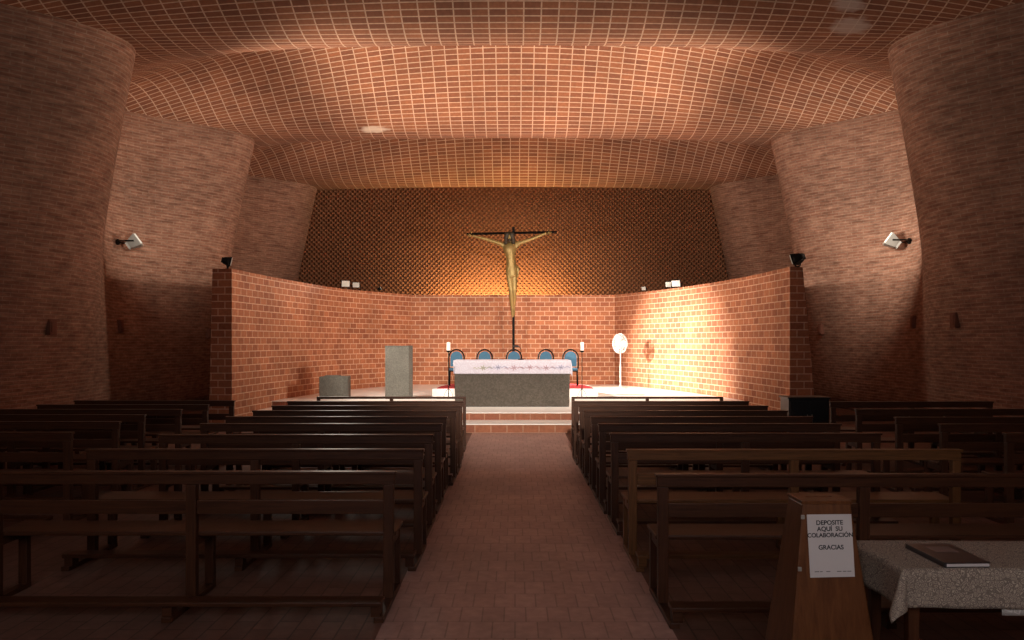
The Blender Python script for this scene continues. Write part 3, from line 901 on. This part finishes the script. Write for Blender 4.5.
# black cabinet in the right corner
bx0, bx1, bd = (788 - CX) / FPX * 12.6, (831 - CX) / FPX * 12.6, 12.6
cb = thing('black_cabinet', 'black cabinet at the right end of the brick presbytery wall', 'cabinet', ((bx0 + bx1) / 2, bd, 0))
w = (bx1 - bx0) / 2
mb = MB(); mb.box(-w + .02, w - .02, .02, .42, .05, .80, .006); mb.build('body', M_black, cb)
mb = MB(); mb.box(-w, w, 0, .44, .80, .83, .006); mb.build('top', M_black, cb)
mb = MB(); mb.box(-w + .03, w - .03, .03, .41, 0, .05); mb.build('plinth', M_black, cb)
for s in (-1, 1):
    mb = MB(); mb.box(min(s * .01, s * (w - .04)), max(s * .01, s * (w - .04)), .002, .02, .10, .77, .004); dr = mb.build('door', M_black, cb)
    mb = MB(); mb.tube([(s * .035, -.012, .40), (s * .035, -.012, .56)], .007, 6); mb.tube([(s*.035, -.012, .42), (s*.035, .004, .42)], .005, 6); mb.tube([(s*.035, -.012, .54), (s*.035, .004, .54)], .005, 6); mb.build('handle', M_alu, dr)

# ------------------------------------------------------------------ donation box with its notice
BXC, BYC, BZT = 1.375, 3.62, 1.0
bx = thing('donation_box', 'tapered brown wooden donation box standing beside the covered table', 'donation box', (BXC, BYC, 0))
def bhw(z): return 0.105 + (BZT - z) * 0.122
def bhd(z): return 0.088 + (BZT - z) * 0.122
def brect(z, e=0): return [(-bhw(z) - e, -bhd(z) - e, z), (bhw(z) + e, -bhd(z) - e, z), (bhw(z) + e, bhd(z) + e, z), (-bhw(z) - e, bhd(z) + e, z)]
mb = MB(); mb.hexa(brect(0.06), brect(0.985), 0.006); mb.build('body', M_box, bx)
mb = MB(); mb.hexa(brect(0.0, .012), brect(0.06, .012), 0.006); mb.build('plinth', M_box, bx)
mb = MB()
e = .006
for (a, b, c, d_) in ((-.111, .111, -.094, -.012), (-.111, .111, .012, .094), (-.111, -.06, -.012, .012), (.06, .111, -.012, .012)): mb.box(a, b, c, d_, .985, 1.0, .002)
mb.build('lid', M_box, bx)
# notice on the sloping front
def front_pt(px, py):
    """a pixel of the photograph on the plane of the box's front"""
    r = P(px, py, 1.0) - Vector((0, 0, HC))
    k = 0.122                                         # front plane y = BYC - .088 - (BZT - z)*k
    # (r.y*t) = BYC - .088 - BZT*k + k*(HC + r.z*t)
    t = (BYC - .088 - BZT * k + k * HC) / (r.y - k * r.z)
    return r * t + Vector((0, 0, HC)) - bx.location
nrm = Vector((0, -1, -0.0)); nrm = Vector((0, -1, 0.122)).normalized()
cor = [front_pt(*q) for q in ((810, 577.5), (854.5, 576.5), (851, 514), (806.5, 514.5))]
mb = MB(); mb.hexa([c + nrm * .002 for c in cor], [c + nrm * .004 for c in cor])
notice = mb.build('paper_notice', M_paper, None)
notice.location = bx.location
tag(notice, 'white paper notice with black lettering taped to the donation box', 'notice')
ux = (cor[1] - cor[0] + cor[2] - cor[3]); PW = ux.length / 2; ux.normalize()
uz = (cor[3] - cor[0] + cor[2] - cor[1]); PH = uz.length / 2; uz = (uz - ux * uz.dot(ux)).normalized()
pc = sum(cor, Vector()) / 4
def text_mesh(body, size, cx, cz, spacing=1.0):
    cu = bpy.data.curves.new('t', 'FONT'); cu.body = body; cu.size = size; cu.align_x = 'CENTER'; cu.align_y = 'CENTER'; cu.extrude = 0.0004; cu.space_character = spacing
    cu.offset = 0.0007
    o = bpy.data.objects.new('t', cu); COL.objects.link(o)
    dg = bpy.context.evaluated_depsgraph_get(); dg.update()
    me = bpy.data.meshes.new_from_object(o.evaluated_get(dg))
    bpy.data.objects.remove(o)
    c = pc + ux * cx * PW + uz * cz * PH + nrm * .0048
    M = Matrix((ux, uz, nrm)).transposed().to_4x4(); M.translation = c
    me.transform(M); me.materials.clear(); me.materials.append(M_ink)
    r = bpy.data.objects.new('lettering', me); COL.objects.link(r); r.parent = notice
    r.name = 'lettering'
    return r
for s, z, sz in (('DEPOSITE', .365, .027), ('AQUÍ  SU', .265, .027), ('COLABORACIÓN', .165, .0255), ('GRACIAS', -.03, .027)):
    text_mesh(s, sz, 0.0, z)
mb = MB()
def dash(x0, x1, z):
    q = [pc + ux * a * PW + uz * b * PH + nrm * .0046 for a, b in ((x0, z - .006), (x1, z - .006), (x1, z + .006), (x0, z + .006))]
    mb.hexa(q, [p + nrm * .0005 for p in q])
x = -.40
rnd = random.Random(4)
for x0_, x1_ in ((-.40, -.30), (-.28, -.22), (-.14, -.05), (.10, .20), (.23, .31), (.33, .42)): dash(x0_, x1_, -.41)
mb.build('small_print', plain('grey ink', (.12, .12, .12), .7), notice)
# hinges / tape on left edge of the box
for py in (517, 569):
    mb = MB(); c = front_pt(803.5 if py < 540 else 800.5, py)
    mb.box(c.x - .012, c.x + .004, c.y - .006, c.y + .004, c.z - .009, c.z + .009, .002); mb.build('latch', M_alu, bx)

# ------------------------------------------------------------------ covered table with album
TX0, TX1, TY0, TY1, TZ = 1.62, 3.0, 3.33, 3.80, 0.742
tb = thing('side_table', 'small dark table under a patterned cloth in the right foreground', 'table', ((TX0 + TX1) / 2, (TY0 + TY1) / 2, 0))
tw, td = (TX1 - TX0) / 2 - .01, (TY1 - TY0) / 2 - .01
mb = MB(); mb.box(-tw, tw, -td, td, TZ - .03, TZ, .004); mb.build('tabletop', M_wood, tb)
mb = MB()
for s in (-1, 1): mb.box(-tw + .05, tw - .05, s * (td - .04) - .01, s * (td - .04) + .01, TZ - .11, TZ - .03)
for s in (-1, 1): mb.box(s * (tw - .05) - .01, s * (tw - .05) + .01, -td + .04, td - .04, TZ - .11, TZ - .03)
mb.build('apron', M_wood, tb)
for sx in (-1, 1):
    for sy in (-1, 1):
        x, y = sx * (tw - .05), sy * (td - .05)
        mb = MB(); mb.hexa([(x - .018, y - .018, 0), (x + .018, y - .018, 0), (x + .018, y + .018, 0), (x - .018, y + .018, 0)],
                           [(x - .025, y - .025, TZ - .03), (x + .025, y - .025, TZ - .03), (x + .025, y + .025, TZ - .03), (x - .025, y + .025, TZ - .03)], .003)
        mb.build('leg', M_woodv, tb)
uc = drape('lace_undercloth', 2.02, TX1, TY0 + .004, TY1 - .004, TZ, .19, M_lacew, nx=40, ny=16, hangs=(0, .19, .185, .15), wave=.008, seed=8, th=.003)
tag(uc, 'white lace cloth showing below the patterned cloth at the right edge', 'cloth')
tc_ = drape('patterned_tablecloth', TX0, TX1, TY0, TY1, TZ + .006, .15, M_lace, nx=70, ny=24, hangs=(.17, .17, .162, .14), wave=.008, flare=.5, seed=5, th=.005)
tag(tc_, 'beige patterned cloth with a hanging corner covering the small table', 'tablecloth')
zb = TZ + .006 + .011
al_ = thing('photo_album', 'dark hardbound album lying on the patterned tablecloth', 'book', (0, 0, 0))
def bk(px, py): 
    d = FPX * (HC - zb - .02) / (py - CY)
    return Vector(((px - CX) / FPX * d, d, 0))
q = [bk(945.5, 563), bk(990, 562.5), bk(950, 543.5), bk(906, 543.5)]
cen = sum(q, Vector()) / 4
al_.location = (cen.x, cen.y, zb)
q = [p - cen for p in q]
def shr(q, f): return [Vector((p.x * f, p.y * f, 0)) for p in q]
mb = MB(); mb.hexa([p + Vector((0, 0, .0)) for p in q], [p + Vector((0, 0, .003)) for p in q]); mb.build('back_cover', M_cover, al_)
mb = MB(); mb.hexa([p + Vector((0, 0, .003)) for p in shr(q, .985)], [p + Vector((0, 0, .016)) for p in shr(q, .985)]); mb.build('pages', M_paper, al_)
mb = MB(); mb.hexa([p + Vector((0, 0, .016)) for p in q], [p + Vector((0, 0, .020)) for p in q]); mb.build('front_cover', M_cover, al_)
mb = MB()
def lerpq(u, v): return (q[0] * (1-u) + q[1] * u) * (1 - v) + (q[3] * (1-u) + q[2] * u) * v
s4 = [lerpq(*t) for t in ((-.0, 0), (.05, 0), (.05, 1), (0, 1))]
s4 = [lerpq(u, v) for u, v in ((-.02, 0), (.035, 0), (.035, 1), (-.02, 1))]
mb.hexa([p + Vector((0, 0, .0)) for p in s4], [p + Vector((0, 0, .0215)) for p in s4], .002); mb.build('spine', M_cover, al_)
s4 = [lerpq(u, v) for u, v in ((.28, .52), (.80, .52), (.80, .82), (.28, .82))]
mb = MB(); mb.hexa([p + Vector((0, 0, .0202)) for p in s4], [p + Vector((0, 0, .0208)) for p in s4]); mb.build('cover_label', M_photo, al_)

# ------------------------------------------------------------------ lamps and fittings
def wallhit(px, py, sgn):
    d = 6.0
    while d < 28.0:
        p = P(px, py, d)
        if sgn * p.x >= wall_x(d, p.z, sgn): break
        d += 0.01
    p = P(px, py, d)
    e = .02
    n = Vector((-(1.0), (wall_x(d + e, p.z) - wall_x(d - e, p.z)) / (2 * e) , 0))
    n = Vector((-sgn * 1.0, (wall_x(d + e, p.z) - wall_x(d - e, p.z)) / (2 * e), 0)).normalized()
    return p, n

def floodlight(loc, aimv, label, group, s=1.0, stem=Vector((0, 0, -.16)), dark=True, glass=None):
    """box flood with glass front, U bracket and foot; aimv = direction of the beam"""
    t = thing('floodlight', label, 'floodlight', Vector(loc), 0, group)
    Rm = Vector(aimv).to_track_quat('-Z', 'Y').to_matrix().to_4x4() @ Matrix.Diagonal((s, s, s, 1))
    mb = MB()
    f0 = [(-.13, -.10, -.06), (.13, -.10, -.06), (.13, .10, -.06), (-.13, .10, -.06)]
    f1 = [(-.075, -.06, .09), (.075, -.06, .09), (.075, .06, .09), (-.075, .06, .09)]
    mb.hexa([Rm @ Vector(p) for p in f0], [Rm @ Vector(p) for p in f1], .008)
    for k in range(4):
        x = -.06 + .04 * k
        mb.hexa([Rm @ Vector((x + a, b, .085)) for a, b in ((-.006, -.05), (.006, -.05), (.006, .05), (-.006, .05))], [Rm @ Vector((x + a, b, .125)) for a, b in ((-.006, -.05), (.006, -.05), (.006, .05), (-.006, .05))])
    mb.build('housing', M_iron if dark else M_alu, t)
    mb = MB(); mb.hexa([Rm @ Vector((a, b, -.078)) for a, b in ((-.115, -.085), (.115, -.085), (.115, .085), (-.115, .085))], [Rm @ Vector((a, b, -.055)) for a, b in ((-.115, -.085), (.115, -.085), (.115, .085), (-.115, .085))], .003); mb.build('glass_front', M_glass, t)
    mb = MB()
    xs = (Rm @ Vector((.145, 0, 0))); ys = (Rm @ Vector((-.145, 0, 0)))
    st = stem
    mb.tube([xs, xs * 1.0 + st * .8, st * 1.0 + (xs * .2), st + ys * .2, ys + st * .8, ys], .012 * s, 6)
    mb.tube([st * .98, st * 1.06], .045 * s, 10)
    mb.build('bracket', M_iron, t)
    return t
def screen_top(px, py):
    """nearest point on top of the presbytery wall's inner edge under a pixel column"""
    best = None
    for p in SPATH:
        e = abs(CX + FPX * p.x / p.y - px)
        if best is None or e < best[0]: best = (e, p)
    return best[1]
G1 = 'floodlights on the presbytery wall'
def top_flood(px, aimv, label, s=1.0, lift=.17, inset=.15, dark=True):
    p = screen_top(px, 0)
    r = Vector((p.x, p.y - 21.0)) if abs(p.x) > 3.4 else Vector((0, 5))
    q = Vector((p.x + (inset if p.x > 0 else -inset), p.y, SWZ + lift))
    return floodlight(q, aimv, label, G1, s, Vector((0, 0, -lift / 1.06)), dark)
top_flood(235.5, (1, .45, -.25), 'dark floodlight on the left end of the brick presbytery wall', 1.0)
top_flood(788, (-.7, .6, -.3), 'floodlight on the right end of the brick presbytery wall', 1.15)
top_flood(349, (.45, -1, -.1), 'pale floodlight, left one of the pair on the left arm of the brick wall', 1.0)
top_flood(362, (.15, -1, -.1), 'dark framed floodlight, right one of the pair on the left arm of the brick wall', .85)
top_flood(382, (1, .1, .5), 'small lamp tilted up, right of the pair on the left arm', .6, .12)
top_flood(663, (-.25, -1, -.5), 'floodlight, left one of the pair on the right arm of the brick wall', .9)
top_flood(672.5, (-.55, -1, -.5), 'pale floodlight, right one of the pair on the right arm of the brick wall', 1.05)
top_flood(640, (-.7, -.8, -.2), 'small lamp standing alone left of the pair on the right arm', .6, .12)

def wall_flood(px, py, sgn, label):
    p, n = wallhit(px, py, sgn)
    q = p + n * .44
    t = floodlight(q, (-sgn * .75, .25, .55), label, 'floodlights on the side walls', 1.5, -n * .39, False)
wall_flood(116, 242, -1, 'floodlight fixed high on the left wall behind the first bulge')
wall_flood(911, 241, 1, 'floodlight fixed high on the right wall behind the first bulge')

def plaque(px, py, sgn, label, w=.17, h=.27, dep=.07):
    p, n = wallhit(px, py, sgn)
    t = thing('wall_plaque', label, 'wall plaque', p, atan2(n.x, -n.y), 'terracotta plaques on the side walls')
    mb = MB(); mb.box(-w/2, w/2, -dep, .05, -h/2, h/2, .008); mb.build('block', M_terra, t)
    mb = MB(); mb.box(-w/2 + .03, w/2 - .03, -dep - .012, -dep + .004, -h/2 + .04, h/2 - .04, .005); mb.build('relief', M_terra, t)
plaque(50, 327, -1, 'small terracotta plaque on the first bulge of the left wall')
plaque(119, 326, -1, 'small terracotta plaque in the first hollow of the left wall')
plaque(208, 333, -1, 'small terracotta plaque on the left wall beside the presbytery wall')
plaque(956, 320, 1, 'small terracotta plaque on the first bulge of the right wall')
plaque(915, 322, 1, 'small terracotta plaque in the first hollow of the right wall')
plaque(822, 329, 1, 'small terracotta plaque on the right wall beside the presbytery wall')
